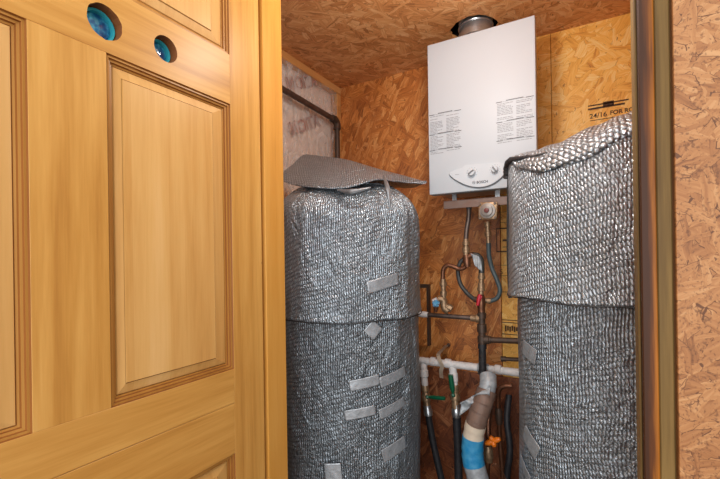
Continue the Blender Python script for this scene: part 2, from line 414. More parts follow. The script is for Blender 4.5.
# back wall: two sheets of OSB that butt at a seam
wb = bpy.data.objects.new('wall_back', None); C.objects.link(wb); wb.location = (0, YB, 0); struct(wb)
xs = P(500, 200, YB).x; xs2 = P(553, 200, YB).x
zl = P(460, 371, YB).z
o = obj('strand_board', box(BM(), (XL-.1, YB, 0), (XR+.1, YB+.02, zl-.001), .001), M_back3, wb); o['label'] = 'darker reddish lower board'
obj('strand_board', box(BM(), (XL-.1, YB, zl+.001), (xs-.0015, YB+.02, ZC+.15), .0015), M_back1, wb)
obj('strand_board', box(BM(), (xs+.0015, YB, zl+.001), (xs2-.001, YB+.02, ZC+.15), .001), M_back2, wb)
obj('strand_board', box(BM(), (xs2+.001, YB, zl+.001), (XR+.1, YB+.02, ZC+.15), .001), M_back2, wb)
obj('seam_backing', box(BM(), (xs-.05, YB+.0205, 0), (xs2+.05, YB+.03, ZC+.15)), M_side, wb)  # added behind the seams to stop light leaking through
struct(obj('wall_right', box(BM(), (XR, YF+.11, 0), (XR+.02, YB-.001, ZC+.15)), M_side))
# ceiling with the ragged hole for the flue
FX, FY = P(475, 20, 1.82).x, 1.828
hole = circ(FX-.006, FY, .103, 44, .006)
struct(obj('ceiling', plate([(XL-.1, YF+.105), (XR+.02, YF+.105), (XR+.02, YB), (XL-.1, YB)], [hole], .015, lambda u, v, w: Vector((u, v, ZC+w))), M_ceil))
# front wall around the doorway
wf = bpy.data.objects.new('wall_front', None); C.objects.link(wf); wf.location = (0, YF, 0); struct(wf)
XJ, XJL = .079, -.797
obj('strand_board', box(BM(), (.1262, YF-.012, 0), (2.4, YF, 2.6), .0008), M_front, wf)
obj('strand_board', box(BM(), (XJL-.06, YF-.012, 2.17), (.1250, YF, 2.6), .0008), M_front, wf)
obj('strand_board', box(BM(), (-2.8, YF-.012, 0), (XJL-.075, YF, 2.6), .0008), M_front, wf)
obj('stud', box(BM(), (.1020, YF+.002, 0), (.1238, YF+.09, 2.17), .002), M_stud, wf)
obj('stud', box(BM(), (XJL-.075, YF+.002, 0), (XJL-.037, YF+.09, 2.17), .002), M_stud, wf)
obj('stud', box(BM(), (.1238, YF+.014, 0), (.1365, YF+.09, 2.17)), M_groove, wf)  # coloured dark so the gap beside the board reads as shade
obj('header', box(BM(), (XJL-.075, YF+.002, 2.171), (.1365, YF+.09, 2.32), .002), M_stud, wf)
# room side of the front wall above / around (closes the closet)
obj('stud', box(BM(), (.40, YF+.002, 0), (.438, YF+.09, 2.6), .002), M_stud, wf)
obj('strand_board', box(BM(), (.1370, YF+.092, 0), (XR+.02, YF+.104, 2.6)), M_side, wf)
obj('strand_board', box(BM(), (XL-.1, YF+.092, 0), (XJL-.080, YF+.104, 2.6)), M_side, wf)
obj('strand_board', box(BM(), (XJL-.079, YF+.092, 2.12), (.136, YF+.104, 2.6)), M_side, wf)
# left wall: backing, framing, insulation behind film
struct(obj('wall_left', box(BM(), (XL-.11, YF+.106, 0), (XL-.09, YB-.001, ZC-.001)), M_side))
t1 = struct(obj('trim_1', box(BM(), (XL-.085, YF+.106, ZC-.040), (XL, YB-.002, ZC-.001), .002), M_plate))
t2 = struct(obj('trim_2', box(BM(), (XL-.085, YB-.040, 0), (XL-.001, YB-.002, ZC-.042), .002), M_plate))
# jambs
jl = struct(obj('trim_3', box(BM(), (XJL-.032, YF+.0035, 0), (XJL, YF+.085, 2.12), .0012), M_jamb))
box_ = BM(); box(box_, (XJ, YF-.002, 0), (.1012, YF+.085, 2.12), .0015)
jr = struct(obj('trim_4', box_, M_cedar))
struct(obj('trim_5', box(BM(), (XJL-.032, YF-.001, 2.121), (.0975, YF+.085, 2.14), .0012), M_jamb))
struct(obj('trim_8', box(BM(), (XJL-.032, YF-.0085, 0), (XJL-.018, YF+.0033, 2.12)), M_groove))  # dark strip added so the door gap reads as shade
# pale inner edge of right jamb (stop)
struct(obj('trim_6', box(BM(), (XJ-.004, YF+.02, 0), (XJ-.0002, YF+.083, 2.115), .001), M_stud))

# ================= door leaf =================
XD = -.80; TH = .036
def dy(px): return PX(px, 258, XD).y
def dz(px, py): return PX(px, py, XD).z
y_r0, y_r1 = dy(232.5), YF-.009                 # hinge stile
y_m0, y_m1 = dy(30), dy(109.5)                   # middle stile
sw = y_r1-y_r0
y_l1 = y_m0-(y_r0-y_m1); y_l0 = y_l1-sw
z_a = dz(230, 370)    # bottom of middle panels
z_b = dz(230, 104)    # top of middle panels
z_c = dz(230, 55)     # bottom of top panels
z_d = dz(232, 455)    # top of bottom panels
z_j = dz(232, 404)    # joint in the lock rail
door = bpy.data.objects.new('door_1', None); C.objects.link(door); door.location = (XD, YF, 0); struct(door)
Z0, Z1 = .012, 2.105
bv = .0008
for a, b in ((y_l0, y_l1), (y_r0, y_r1)):
    obj('stile', box(BM(), (XD-TH, a, Z0), (XD, b, Z1), bv), M_pineZ, door)
for a, b in ((.25, z_d), (z_a, z_b), (z_c, 1.985)):
    obj('mullion', box(BM(), (XD-TH, y_m0, a), (XD, y_m1, b), bv), M_pineZ, door)
obj('rail', box(BM(), (XD-TH, y_l1, Z0), (XD, y_r0, .25), bv), M_pineY, door)
obj('rail', box(BM(), (XD-TH, y_l1, z_d), (XD, y_r0, z_j-.0005), bv), M_pineY, door)
obj('rail', box(BM(), (XD-TH, y_l1, z_j+.0005), (XD, y_r0, z_a), bv), M_pineY, door)
obj('rail', box(BM(), (XD-TH, y_l1, 1.985), (XD, y_r0, Z1), bv), M_pineY, door)
h1 = PX(105, 22, XD); h2 = PX(166, 49, XD); RH = .030
rail = plate([(y_l1, z_b), (y_r0, z_b), (y_r0, z_c), (y_l1, z_c)], [circ(h1.y, h1.z, RH+.003, 36, .0009), circ(h2.y, h2.z, RH-.002, 36)], TH, lambda u, v, w: Vector((XD-w, u, v)))
rail.faces.ensure_lookup_table()
ro = obj('rail', rail, [M_pineY, M_hole], door)
for p in ro.data.polygons:
    c = p.center
    if abs(p.normal.x) < .2 and min((Vector((c.y, c.z))-Vector((h.y, h.z))).length for h in (h1, h2)) < .045: p.material_index = 1
for h, r in ((h1, RH+.003), (h2, RH-.002)):
    bm = BM()
    x0 = XD-TH-.006
    stack(bm, (x0, h.y, h.z), (x0+.020, h.y, h.z), [(0, r-.001), (.9, r-.001), (1, r-.002), (.98, r-.006), (.25, r-.008)], 36)
    pl = obj('hole_plug', bm, M_brim, door, True); pl['label'] = 'teal ring deep in the bored hole'
    bm = BM(); stack(bm, (x0+.001, h.y, h.z), (x0+.016, h.y, h.z), [(0, r-.006), (.75, r-.008), (.92, r-.012), (1, r-.022), (1.01, .0005)], 36)
    obj('plug_face', bm, M_bglass, pl, True)
def raised_panel(y0, y1, z0, z1):
    """recessed raised panel with a stepped moulding (grooves painted darker as shade), both faces"""
    for side in (1, -1):
        xf = XD if side == 1 else XD-TH
        def ring(off, dep):
            ol, orr, oz = off if isinstance(off, tuple) else (off, off, off)
            return [Vector((xf-side*dep, y, z)) for y, z in ((y0+ol, z0+oz), (y1-orr, z0+oz), (y1-orr, z1-oz), (y0+ol, z1-oz))]
        def loft(name, prof, mats, dark, cap=False):
            bm = BM(); rs = [[bm.verts.new(v) for v in ring(o_, d_)] for o_, d_ in prof]
            for n, (a, b) in enumerate(zip(rs, rs[1:])):
                for k in range(4): bm.faces.new((a[k], a[(k+1) % 4], b[(k+1) % 4], b[k])).material_index = 1 if n in dark else 0
            if cap: bm.faces.new(rs[-1])
            return obj(name, bm, mats, door)
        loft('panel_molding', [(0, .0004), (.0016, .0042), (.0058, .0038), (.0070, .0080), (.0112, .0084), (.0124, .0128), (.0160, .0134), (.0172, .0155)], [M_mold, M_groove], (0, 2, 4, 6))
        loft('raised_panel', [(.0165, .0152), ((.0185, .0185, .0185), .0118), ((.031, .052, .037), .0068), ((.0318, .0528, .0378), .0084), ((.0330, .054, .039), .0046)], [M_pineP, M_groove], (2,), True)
for a, b in ((y_l1, y_m0), (y_m1, y_r0)):
    raised_panel(a, b, .25, z_d); raised_panel(a, b, z_a, z_b); raised_panel(a, b, z_c, 1.985)
for z in (.25, 1.05, 1.86):
    bm = BM(); tube(bm, [(XD+.004, YF-.003, z-.045), (XD+.004, YF-.003, z+.045)], .004); hg = None
    bm.free()

# ================= insulation, film and iron pipe on the left wall =================
def wallgrid(x, y0, y1, z0, z1, ny, nz, amp, sc):
    return [[Vector((x+amp*noise.noise(Vector((y*sc, z*sc*.6, 3))), y, z)) for y in [y0+(y1-y0)*i/ny for i in range(ny+1)]] for z in [z0+(z1-z0)*j/nz for j in range(nz+1)]]
o = sheet('insulation_batt', wallgrid(XL-.035, YF+.12, YB-.045, .002, ZC-.045, 16, 28, .012, 5), M_insul, None, thick=.04)
tag(o, 'pinkish faced insulation batt behind clear plastic on the left closet wall', 'insulation')
for (pa, pb) in (((289, 91), (316, 86)), ((292, 136), (319, 126))):
    q = PX(*pa, XL-.018); q2 = PX(*pb, XL-.018); ux = (q2-q).normalized(); uy = Vector((1, 0, 0)).cross(ux); bm = BM()
    text_on(bm, 'ИOITA', (XL-.0175, q.y, q.z), ux, uy, (q2-q).length/2.9, .001, bold=.0015)
    pr = obj('printed_lettering', bm, M_redink, o); pr['label'] = 'faded reddish lettering on the insulation facing'
o = sheet('plastic_sheeting', wallgrid(XL-.006, YF+.11, YB-.04, .05, ZC-.035, 30, 50, .012, 9), M_film, None, thick=.0004)
tag(o, 'wrinkled clear plastic sheeting stretched over insulation on the left wall', 'sheeting')
# pipe
xp = XL+.03
a = PX(272, 83, xp); b = PX(337, 121, xp); yb = min(b.y, YB-.03)
b = Vector((xp, yb, PX(337, 121, xp).z))
pp = thing('wall_pipe', (xp, a.y, 0.9), 'dark iron pipe running back along the left wall then turning down in the corner', 'pipe')
bm = BM(); tube(bm, [(xp, YF+.12, a.z+(a.y-YF-.12)*0), a, b-Vector((0, .04, 0))], .015, 16)
obj('pipe_run', bm, M_steelp, pp, True)
bm = BM(); tube(bm, catmull([b-Vector((0, .05, 0)), b-Vector((0, .02, 0)), b+Vector((0, 0, -.02)), b+Vector((0, 0, -.05))], 6), .021, 16)
obj('elbow', bm, M_iron, pp, True)
bm = BM(); tube(bm, [b+Vector((0, 0, -.04)), Vector((xp, yb, .05))], .015, 16)
obj('pipe_drop', bm, M_iron, pp, True)

# ================= wrapped tanks =================
def ns(*a): return noise.noise(Vector(a))
def band(cx, cy, rad, z0, z1, nth, nz, seed, amp=.006, rib=.0, prof=None, hem=0.0, back=0.0):
    g = []
    for j in range(nz+1):
        k = j/nz; row = []
        for i in range(nth):
            th = 2*PI*i/nth
            zz0 = z0(th) if callable(z0) else z0; zz1 = z1(th) if callable(z1) else z1
            z = zz0+(zz1-zz0)*k
            r = rad + (prof(k) if prof else 0)
            r += amp*ns(math.cos(th)*3+seed, math.sin(th)*3, z*2.2)*1.6
            r += amp*.9*ns(math.cos(th)*9+seed, math.sin(th)*9, z*5)
            r += rib*ns(math.cos(th)*26, math.sin(th)*26+seed, z*1.1)
            r -= back*max(0, min(1, (math.sin(th)+.1)*2))
            if hem and k < .05: r += hem*(1-k/.05)
            row.append(Vector((cx+r*math.cos(th), cy+r*math.sin(th), z)))
        g.append(row)
    return g
def tape_patch(name, parent, cx, cy, rad, th, z, w, h, tilt, mat=None, seed=0):
    g = []
    for j in range(7):
        row = []
        for i in range(11):
            s = (i/10-.5)*w; q = (j/6-.5)*h
            s2 = s*math.cos(tilt)-q*math.sin(tilt); q2 = s*math.sin(tilt)+q*math.cos(tilt)
            a = th+s2/rad; r = rad+.0015*ns(s*60+seed, q*60, 1)
            row.append(Vector((cx+r*math.cos(a), cy+r*math.sin(a), z+q2)))
        g.append(row)
    return sheet(name, g, mat or M_tape, parent, thick=.0008)
# --- left tank
LX, LY, LR = -.886, 1.451, .292
lt = thing('water_tank', (LX, LY, 0), 'tall foil wrapped water tank with a loose pointed flap on top, beside open door', 'water tank', 'foil wrapped water tanks')
bm = BM(); stack(bm, (LX, LY, 0), (LX, LY, 1.47), [(0, .25), (.02, .262), (.95, .262), (.985, .24), (1, .2)], 40)
obj('tank_body', bm, M_tankin, lt, True)
seamL = H-.222
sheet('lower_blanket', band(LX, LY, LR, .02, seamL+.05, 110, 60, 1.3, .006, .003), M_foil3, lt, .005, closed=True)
sheet('upper_blanket', band(LX, LY, LR+.008, lambda th: seamL+.006*ns(math.cos(th)*2, math.sin(th)*2, 9), H+.285, 110, 40, 4.1, .007, .004,
      prof=lambda k: -.105*max(0, (k-.70)/.30)**2.4, hem=.004), M_foil, lt, .005, closed=True)
# gathered cap over the tank top
g = []
for j in range(9):
    k = j/8; row = []
    for i in range(110):
        th = 2*PI*i/110; r = (LR+.010-.105)*(1-k)+.004
        row.append(Vector((LX+r*math.cos(th), LY+r*math.sin(th), H+.283+.035*math.sin(k*PI/2)+.012*ns(math.cos(th)*4*(1-k), math.sin(th)*4*(1-k), 2)*(1-k*.3))))
    g.append(row)
sheet('top_cap', g, M_foil, lt, .005, closed=True)
# loose sheet laid over the top, raised at the back-left, its corner poking out right
front = [(282, 181, 1.27), (296, 185, 1.22), (312, 187, 1.20), (330, 188, 1.19), (348, 187, 1.20), (366, 182, 1.25), (380, 179, 1.33), (402, 182, 1.48), (426, 184, 1.60)]
back = [(283, 171, 1.33), (293, 163, 1.38), (303, 153.5, 1.42), (322, 155, 1.44), (345, 158, 1.46), (362, 163, 1.48), (380, 169, 1.52), (403, 175, 1.57), (427, 182, 1.62)]
F = catmull([P(*q) for q in front], 4); B = catmull([P(*q) for q in back], 4)
g = []
for j in range(13):
    k = j/12; row = []
    for a, b in zip(F, B):
        p = a.lerp(b, k); p.z += .012*math.sin(k*PI)*(1-k) + (.010*ns(p.x*14, p.y*14, 2)+.006*ns(p.x*34, p.y*34, 7))*math.sin(k*PI); row.append(p)
    g.append(row)
# continue over the back, drooping to the far rim
for kk in (1, 2, 3, 4):
    row = []
    for b in B:
        q = b+Vector((LX-b.x, LY+.12-b.y, 0))*(.10*kk); q.z = b.z-(b.z-(H+.325))*min(1, kk*.27); q.y = b.y+.035*kk
        row.append(q)
    g.append(row)
sheet('top_flap', g, M_foil2, lt, .004, subd=1)
# folded pleats at the front shoulder
for (pts, w) in (([(384, 176, 1.30), (388, 188, 1.235), (391, 210, 1.22)], .012), ([(338, 190, 1.20), (352, 192, 1.19), (371, 188, 1.22)], .014)):
    q = catmull([P(*a) for a in pts], 5); bm = BM()
    tube(bm, [a+Vector((0, -.004, 0)) for a in q], [w*.25+.5*w*(1-abs(2*i/(len(q)-1)-1)) for i in range(len(q))], 8)
    # pleats are made of the same foil
    me_o = obj('pleat', bm, M_pleat, lt, True)
def ang(px, cx, cy, rad):
    """angle on a cylinder where the sight line through px meets it (near side)"""
    d = ray(px, 258); d.z = 0; d.normalize(); c = Vector((cx, cy, 0)); b = d.dot(c)
    q = c.length_squared-rad*rad; disc = max(0, b*b-q); k = b-math.sqrt(disc); p = d*k-c
    return math.atan2(p.y, p.x), k*math.sqrt((ray(px, 258).x**2+ray(px, 258).y**2))/(ray(px, 258).x**2+ray(px, 258).y**2)
def cz(px, py, cx, cy, rad):
    th, k = ang(px, cx, cy, rad); return th, H+ray(px, py).z*k
for i, (px, py, w, h, tl) in enumerate([(384, 283, .13, .042, .22), (392, 377, .12, .038, .2), (363, 383, .11, .036, .15), (391, 408, .12, .036, .22), (358, 413, .11, .034, .12), (392, 449, .11, .05, .25), (330, 472, .06, .06, .1), (372, 330, .05, .05, .8)]):
    up = py < 318
    th, z = cz(px, py, LX, LY, LR+(.020 if up else .008))
    tape_patch('foil_tape', lt, LX, LY, LR+(.019 if up else .010), th, z, w, h, tl, seed=i)
bm = BM(); pts = []
for i in range(97):
    th = 2*PI*i/96; r = LR+.013+.004*ns(math.cos(th)*3+1.3, math.sin(th)*3, seamL*2.2)
    pts.append(Vector((LX+r*math.cos(th), LY+r*math.sin(th), seamL-.002+.006*ns(math.cos(th)*2, math.sin(th)*2, 9))))
tube(bm, pts, .0022, 6); obj('seam_edge', bm, M_blacktape, lt, True)
# --- right tank
RX, RY, RR = .065, 1.50, .286; RU = RR+.024
rt = thing('water_tank', (RX, RY, 0), 'foil wrapped water tank with bunched top and black taped corner, beside right jamb', 'water tank', 'foil wrapped water tanks')
bm = BM(); stack(bm, (RX, RY, 0), (RX, RY, 1.47), [(0, .24), (.02, .255), (.95, .255), (.985, .24), (1, .2)], 40)
obj('tank_body', bm, M_tankin, rt, True)
seamR = H-.128
sheet('lower_blanket', band(RX, RY, RR-.002, .02, seamR+.05, 110, 60, 7.3, .004, .003), M_foil, rt, .005, closed=True)
def rimR(th):
    # rim height by direction around the tank: high at left/back, dips at the front-left, rises to the front-right
    d = math.degrees(th) % 360
    ks = [(0, .33), (90, .33), (180, .335), (200, .315), (218, .262), (235, .235), (255, .245), (275, .29), (290, .32), (320, .35), (360, .33)]
    for (a, za), (b, zb) in zip(ks, ks[1:]):
        if a <= d <= b: return H+za+(zb-za)*(3*((d-a)/(b-a))**2-2*((d-a)/(b-a))**3)
sheet('upper_blanket', band(RX, RY, RU, lambda th: seamR+.008*ns(math.cos(th)*2, math.sin(th)*2, 5), rimR, 110, 44, 2.7, .005, .004,
      prof=lambda k: -.004*max(0, (k-.9)/.1), hem=.004, back=.028), M_foil2, rt, .006, closed=True)
g = []
def ampR(th):
    d = math.degrees(th) % 360
    ks = [(0, .07), (90, .03), (150, .012), (180, .004), (200, .012), (218, .045), (235, .064), (255, .074), (275, .066), (300, .06), (360, .07)]
    for (a, za), (b, zb) in zip(ks, ks[1:]):
        if a <= d <= b: return za+(zb-za)*(d-a)/(b-a)
for j in range(19):
    k = j/18; row = []
    for i in range(110):
        th = 2*PI*i/110; r = RU*(1-k)
        if k < .25: r = RU*(1+.02*math.sin(k/.25*PI)-.75*k*k/.25)
        else: r = RU*(1-.1875)*(1-(k-.25)/.75)+.002
        r -= .028*max(0, min(1, (math.sin(th)+.1)*2))*(1-k)
        z = rimR(th)*(1-k)+(H+.34)*k + ampR(th)*math.sin(min(1, k*2.6)*PI/2)*(1-max(0, k-.5)*1.4)
        z += .008*ns(math.cos(th)*6, math.sin(th)*6, k*6)*math.sin(min(1, k*3)*PI/2)
        row.append(Vector((RX+r*math.cos(th), RY+r*math.sin(th), z)))
    g.append(row)
sheet('top_cap', g, M_foil2, rt, .006, closed=True)
# black taped corner at the left top
q = [P(507, 178, 1.45), P(507, 167, 1.43), P(510, 160.5, 1.38), P(520, 158.5, 1.33), P(534, 156.5, 1.29), P(548, 153, 1.27)]
qq = catmull(q, 7); bm = BM()
tube(bm, [a+.004*Vector((ns(i*.9, 1, 0), ns(i*.9, 2, 0), ns(i*.9, 3, 0))) for i, a in enumerate(qq)], [(.013-.009*(i/(len(qq)-1)))*(1+.35*ns(i*.7, 5, 5)) for i in range(len(qq))], 10)
o = obj('edge_tape', bm, M_blacktape, rt, True); o['label'] = 'crumpled black tape along the top edge'
q = [P(509, 178, 1.46), P(508.5, 215, 1.455), P(508.5, 258, 1.455), P(510, 298, 1.455)]
bm = BM(); tube(bm, catmull(q, 6), .006, 8); o = obj('edge_tape', bm, M_blacktape, rt, True); o['label'] = 'dark folded side edge of the blanket'
bm = BM(); pts = []
for i in range(97):
    th = 2*PI*i/96; r = RU+.005
    pts.append(Vector((RX+r*math.cos(th), RY+r*math.sin(th), seamR-.003+.008*ns(math.cos(th)*2, math.sin(th)*2, 5))))
tube(bm, pts, .0022, 6); obj('seam_edge', bm, M_blacktape, rt, True)
for i, (px, py, w, h, tl) in enumerate([(527, 352, .075, .05, -.25), (527, 442, .085, .055, -.5), (521, 468, .08, .03, -.5)]):
    th, z = cz(px, py, RX, RY, RR+.006)
    tape_patch('foil_tape', rt, RX, RY, RR+.007, th, z, w, h, tl, seed=20+i)

# ================= tankless water heater =================
HX0, HX1, HY = P(428, 100, 1.69).x, P(536, 100, 1.69).x, 1.69
HZ0, HZ1 = P(429, 195, HY).z, (P(427, 45, HY).z+P(536, 15, HY).z)/2
print('H', HZ0, P(427, 45, HY).z, P(536, 15, HY).z, P(507, 188.7, HY).z, HX0, HX1)
wh = thing('water_heater', ((HX0+HX1)/2, HY, HZ0), 'white wall-hung tankless water heater with two knobs and printed instructions', 'water heater')
bm = BM(); box(bm, (HX0, HY, HZ0), (HX1, HY+.05, HZ1), .0035, segs=3)
obj('front_cover', bm, M_white, wh, True)
bm = BM(); box(bm, (HX0+.012, HY+.0505, HZ0+.012), (HX1-.022, HY+.25, HZ1-.006), .002); obj('chassis', bm, M_galv, wh)
for z in (HZ0+.1, HZ1-.12): obj('mounting_rail', box(BM(), (HX0+.03, HY+.2505, z), (HX1-.03, YB-.001, z+.05), .002), M_galv, wh)
W = HX1-HX0
def hp(px, py): return P(px, py, HY-.0012)
def quad_on(bm, px0, px1, z0, z1, dep=.0008, y=HY):
    box(bm, (px0, y-dep, z0), (px1, y, z1))
# instruction prints: heading rule, two columns of text lines, rule, two columns
def instruct(name, x0, x1, z0, z1, rows, seed, lbl):
    rr = random.Random(seed); bm = BM(); xm = (x0+x1)/2
    zz = z1-.008; n = 0
    lines = int((z1-z0-.014)/.0062)
    for k in range(lines):
        if k in rows: continue
        z = zz-k*.0062
        for (a, b) in ((x0+.004, xm-.006), (xm+.006, x1-.004)):
            if rr.random() < .10: continue
            e = b-(b-a)*rr.choice([0, 0, .05, .12, .45]); x = a
            while x < e-.002:
                w = min(rr.uniform(.006, .018), e-x); quad_on(bm, x, x+w, z-.0028, z, .0005); x += w+.0022
    nf = len(bm.faces)
    for k in sorted(rows):
        z = zz-k*.0062+.001
        for (a, b) in ((x0, x0+(x1-x0)*.17), (x1-(x1-x0)*.2, x1)): quad_on(bm, a, b, z-.0022, z+.0004, .0006)
        quad_on(bm, x0+(x1-x0)*.17, x1-(x1-x0)*.2, z-.0012, z-.0006, .0005)
        for xx in [x0+(x1-x0)*(.28+.05*i) for i in range(9)]: quad_on(bm, xx, xx+.0075, z+.001, z+.0035, .0005)
    bm.faces.ensure_lookup_table()
    for f in list(bm.faces)[nf:]: f.material_index = 1
    o = obj(name, bm, [M_print, M_printd], wh); o['label'] = lbl
lx0, lx1 = hp(429, 110).x, hp(461, 110).x
instruct('printed_instructions', lx0, lx1, hp(430, 157).z, hp(429, 114).z, {0, 14, 25}, 1, 'block of small grey print on the left of the cover')
rx0, rx1 = hp(496, 110).x, hp(534, 110).x
instruct('printed_instructions', rx0, rx1, hp(497, 147).z, hp(496, 101).z, {0, 13, 25}, 2, 'block of small grey print on the right of the cover')
# control panel: shield shape, flat top, curved bottom
op = catmull([hp(*q) for q in ((506.5, 167.5), (506, 172), (500, 179), (491, 184.8), (480, 187.3), (468, 185.6), (457, 180.5), (450.5, 175.5), (450.5, 172.5))], 3)
tp = [hp(*q) for q in ((457, 169.8), (463, 168), (465.5, 165.6), (480, 164.2), (499, 162.6), (503.5, 163.6))]
bm = plate([(p.x, p.z) for p in op+tp], [], .010, lambda u, v, w: Vector((u, HY-w, v)))
cp = obj('control_panel', bm, M_whitep, wh, True)
bm = BM(); tube(bm, [Vector((p.x, HY-.003, p.z-.001)) for p in op[3:]], .0034, 8)
obj('panel_rim', bm, M_grey, cp, True)
for px, py, r in ((472, 172.5, .0180), (495, 169.5, .0155)):
    c = P(px, py, HY-.010); bm = BM()
    stack(bm, c, c+Vector((0, -.016, 0)), [(0, r), (.1, r), (.2, r*.86), (.9, r*.8), (1, r*.72)], 28)
    k = obj('knob', bm, M_whitep, cp, True)
    bm = BM(); d = Vector((.7, 0, .7))
    box(bm, (-r*.7, -.004, -.0028), (r*.7, 0, .0028), .001)
    bm.transform(Matrix.Translation(c+Vector((0, -.0155, 0))) @ Matrix.Rotation(math.radians(-35 if px < 480 else 55), 4, 'Y'))
    obj('knob_grip', bm, M_grey, k)
    bm = BM()
    for i in range(9):
        a = math.radians(210-30*i); q = c+Vector((math.cos(a)*(r+.004), .0005, math.sin(a)*(r+.004)))
        box(bm, q-Vector((.0008, .001, .0008)), q+Vector((.0008, .0001, .0008)))
    obj('dial_marks', bm, M_printd, cp)
bm = BM(); q = P(476.5, 183.6, HY-.0105)
text_on(bm, 'BOSCH', (q.x, HY-.0103, q.z), (1, 0, 0), (0, 0, 1), .0140, .0006, bold=.0004)
lc = Vector((q.x-.011, HY-.0103, q.z+.0058))
tube(bm, [lc+Vector((math.cos(a)*.0058, 0, math.sin(a)*.0058)) for a in [2*PI*i/20 for i in range(21)]], .0006, 6)
box(bm, lc-Vector((.003, .0005, .0035)), lc+Vector((-.0018, .0003, .0035))); box(bm, lc-Vector((-.0018, .0005, .0035)), lc+Vector((.003, .0003, .0035))); box(bm, lc-Vector((.003, .0005, .0005)), lc+Vector((.003, .0003, .0005)))
o = obj('lettering', bm, M_printd, cp); o['label'] = 'dark lettering and round emblem'
bm = BM(); q = P(455, 175, HY-.0105)
for i in range(4): box(bm, (q.x+.0045*i, HY-.0108, q.z), (q.x+.0045*i+.0035, HY-.010, q.z+.0022))
obj('small_print', bm, M_print, cp)
# metal tray under it
ty = HY+.04
tx0 = P(443.5, 200, ty).x; tx1 = P(516, 196, ty).x; tz = P(443.5, 201.5, ty).z
bm = BM(); box(bm, (tx0, ty, tz-.034), (tx1, ty+.003, tz), .0008); box(bm, (tx0, ty, tz-.002), (tx1, ty+.16, tz+.001), .0006)
o = obj('bottom_tray', bm, M_tray, wh)
for px in (455, 498):
    x = P(px, 200, ty+.1).x; obj('tray_strap', box(BM(), (x-.01, ty+.09, tz), (x+.01, ty+.10, HZ0+.012)), M_galv, wh)

# flue going up through the ceiling
fl = thing('flue_pipe', (FX, FY, ZC-.085), 'round galvanised flue pipe rising from the heater through a ragged ceiling hole', 'flue pipe')
bm = BM(); stack(bm, (FX, FY, HZ1-.005), (FX, FY, ZC+.25), [(0, .070), (.12, .070), (.13, .074), (.2, .074), (.21, .069), (.34, .069), (.35, .073), (.38, .073), (.39, .069), (1, .069)], 40)
obj('pipe_section', bm, M_galv, fl, True)
bm = BM(); tube(bm, [Vector((FX+.0725*math.cos(a), FY+.0725*math.sin(a), ZC+.004)) for a in [2*PI*i/40 for i in range(41)]], .004, 8); obj('clamp_band', bm, M_galv, fl, True)
# dark attic box over the hole
bm = BM()
box(bm, (FX-.2, FY-.2, ZC+.05), (FX-.18, FY+.2, ZC+.5)); box(bm, (FX+.18, FY-.2, ZC+.05), (FX+.2, FY+.2, ZC+.5)); box(bm, (FX-.18, FY-.2, ZC+.05), (FX+.18, FY-.18, ZC+.5)); box(bm, (FX-.18, FY+.18, ZC+.05), (FX+.18, FY+.2, ZC+.5)); box(bm, (FX-.2, FY-.2, ZC+.5), (FX+.2, FY+.2, ZC+.52))
struct(obj('trim_7', bm, M_dark))
# upper shell over the closet so no light leaks in
struct(obj('ceiling', plate([(-2.8, YF-.02), (XR+.02, YF-.02), (XR+.02, YB+.02), (-2.8, YB+.02)], [[(FX-.175, FY-.175), (FX+.175, FY-.175), (FX+.175, FY+.175), (FX-.175, FY+.175)]], .02, lambda u, v, w: Vector((u, v, ZC+.35+w))), M_dark))

# ================= gas regulator and hoses =================
GY = 1.80
rg = thing('gas_regulator', P(487, 211, GY), 'square cast gas regulator with round cap and red centre under the heater tray', 'regulator')
c = P(488, 211, 1.69)
bm = BM(); box(bm, (-.038, -.008, -.036), (.038, .008, .036), .007, segs=2); bm.transform(Matrix.Translation(c) @ Matrix.Rotation(.05, 4, 'Y')); obj('flange', bm, M_brass, rg, True)
bm = BM(); stack(bm, c+Vector((0, -.008, 0)), c+Vector((0, -.024, 0)), [(0, .032), (.4, .031), (.5, .023), (.9, .022), (1, .017)], 28); obj('cap', bm, M_zinc, rg, True)
bm = BM(); stack(bm, c+Vector((0, -.022, 0)), c+Vector((0, -.032, 0)), [(0, .010), (.8, .010), (1, .007)], 8); k = obj('centre_plug', bm, M_dullred, rg, True); k['label'] = 'dull red hexagonal plug'
bm = BM(); stack(bm, c+Vector((0, .006, 0)), c+Vector((0, .13, 0)), [(0, .030), (.2, .030), (.25, .018), (1, .018)], 24); obj('body', bm, M_steelp, rg, True)
for sx in (-1, 1):
    for sz in (-1, 1): obj('corner_screw', stack(BM(), c+Vector((sx*.029, -.007, sz*.029)), c+Vector((sx*.029, -.013, sz*.029)), [(0, .005), (1, .0045)], 6), M_steelp, rg)
# gas connector: brass end, flexible grey hose down and around to the valve
hs = thing('gas_hose', P(489, 235, GY), 'blue-grey flexible gas hose with brass fittings looping from the regulator to the red valve', 'hose')
bm = BM(); a = P(487.5, 222, GY); b = P(488.5, 243, GY)
stack(bm, a, b, [(0, .016), (.2, .016), (.22, .011), (.45, .011), (.47, .015), (.7, .015), (.72, .010), (1, .010)], 12); obj('brass_fitting', bm, M_brass, hs, True)
path = catmull([P(488.5, 241, GY), P(489, 255, GY+.01), P(492, 268, GY+.02), P(497, 280, GY+.02), P(500, 290, GY+.02), P(497, 298, GY+.02), P(490, 301, GY+.02), P(484.5, 301, GY+.02)], 8)
bm = BM(); tube(bm, path, .0098, 14); obj('flexible_tube', bm, M_bluehose, hs, True)
bm = BM(); stack(bm, P(491, 301, GY+.02), P(484.5, 300.5, GY+.02), [(0, .014), (.5, .014), (.52, .012), (1, .012)], 10); obj('end_nut', bm, M_brass, hs, True)
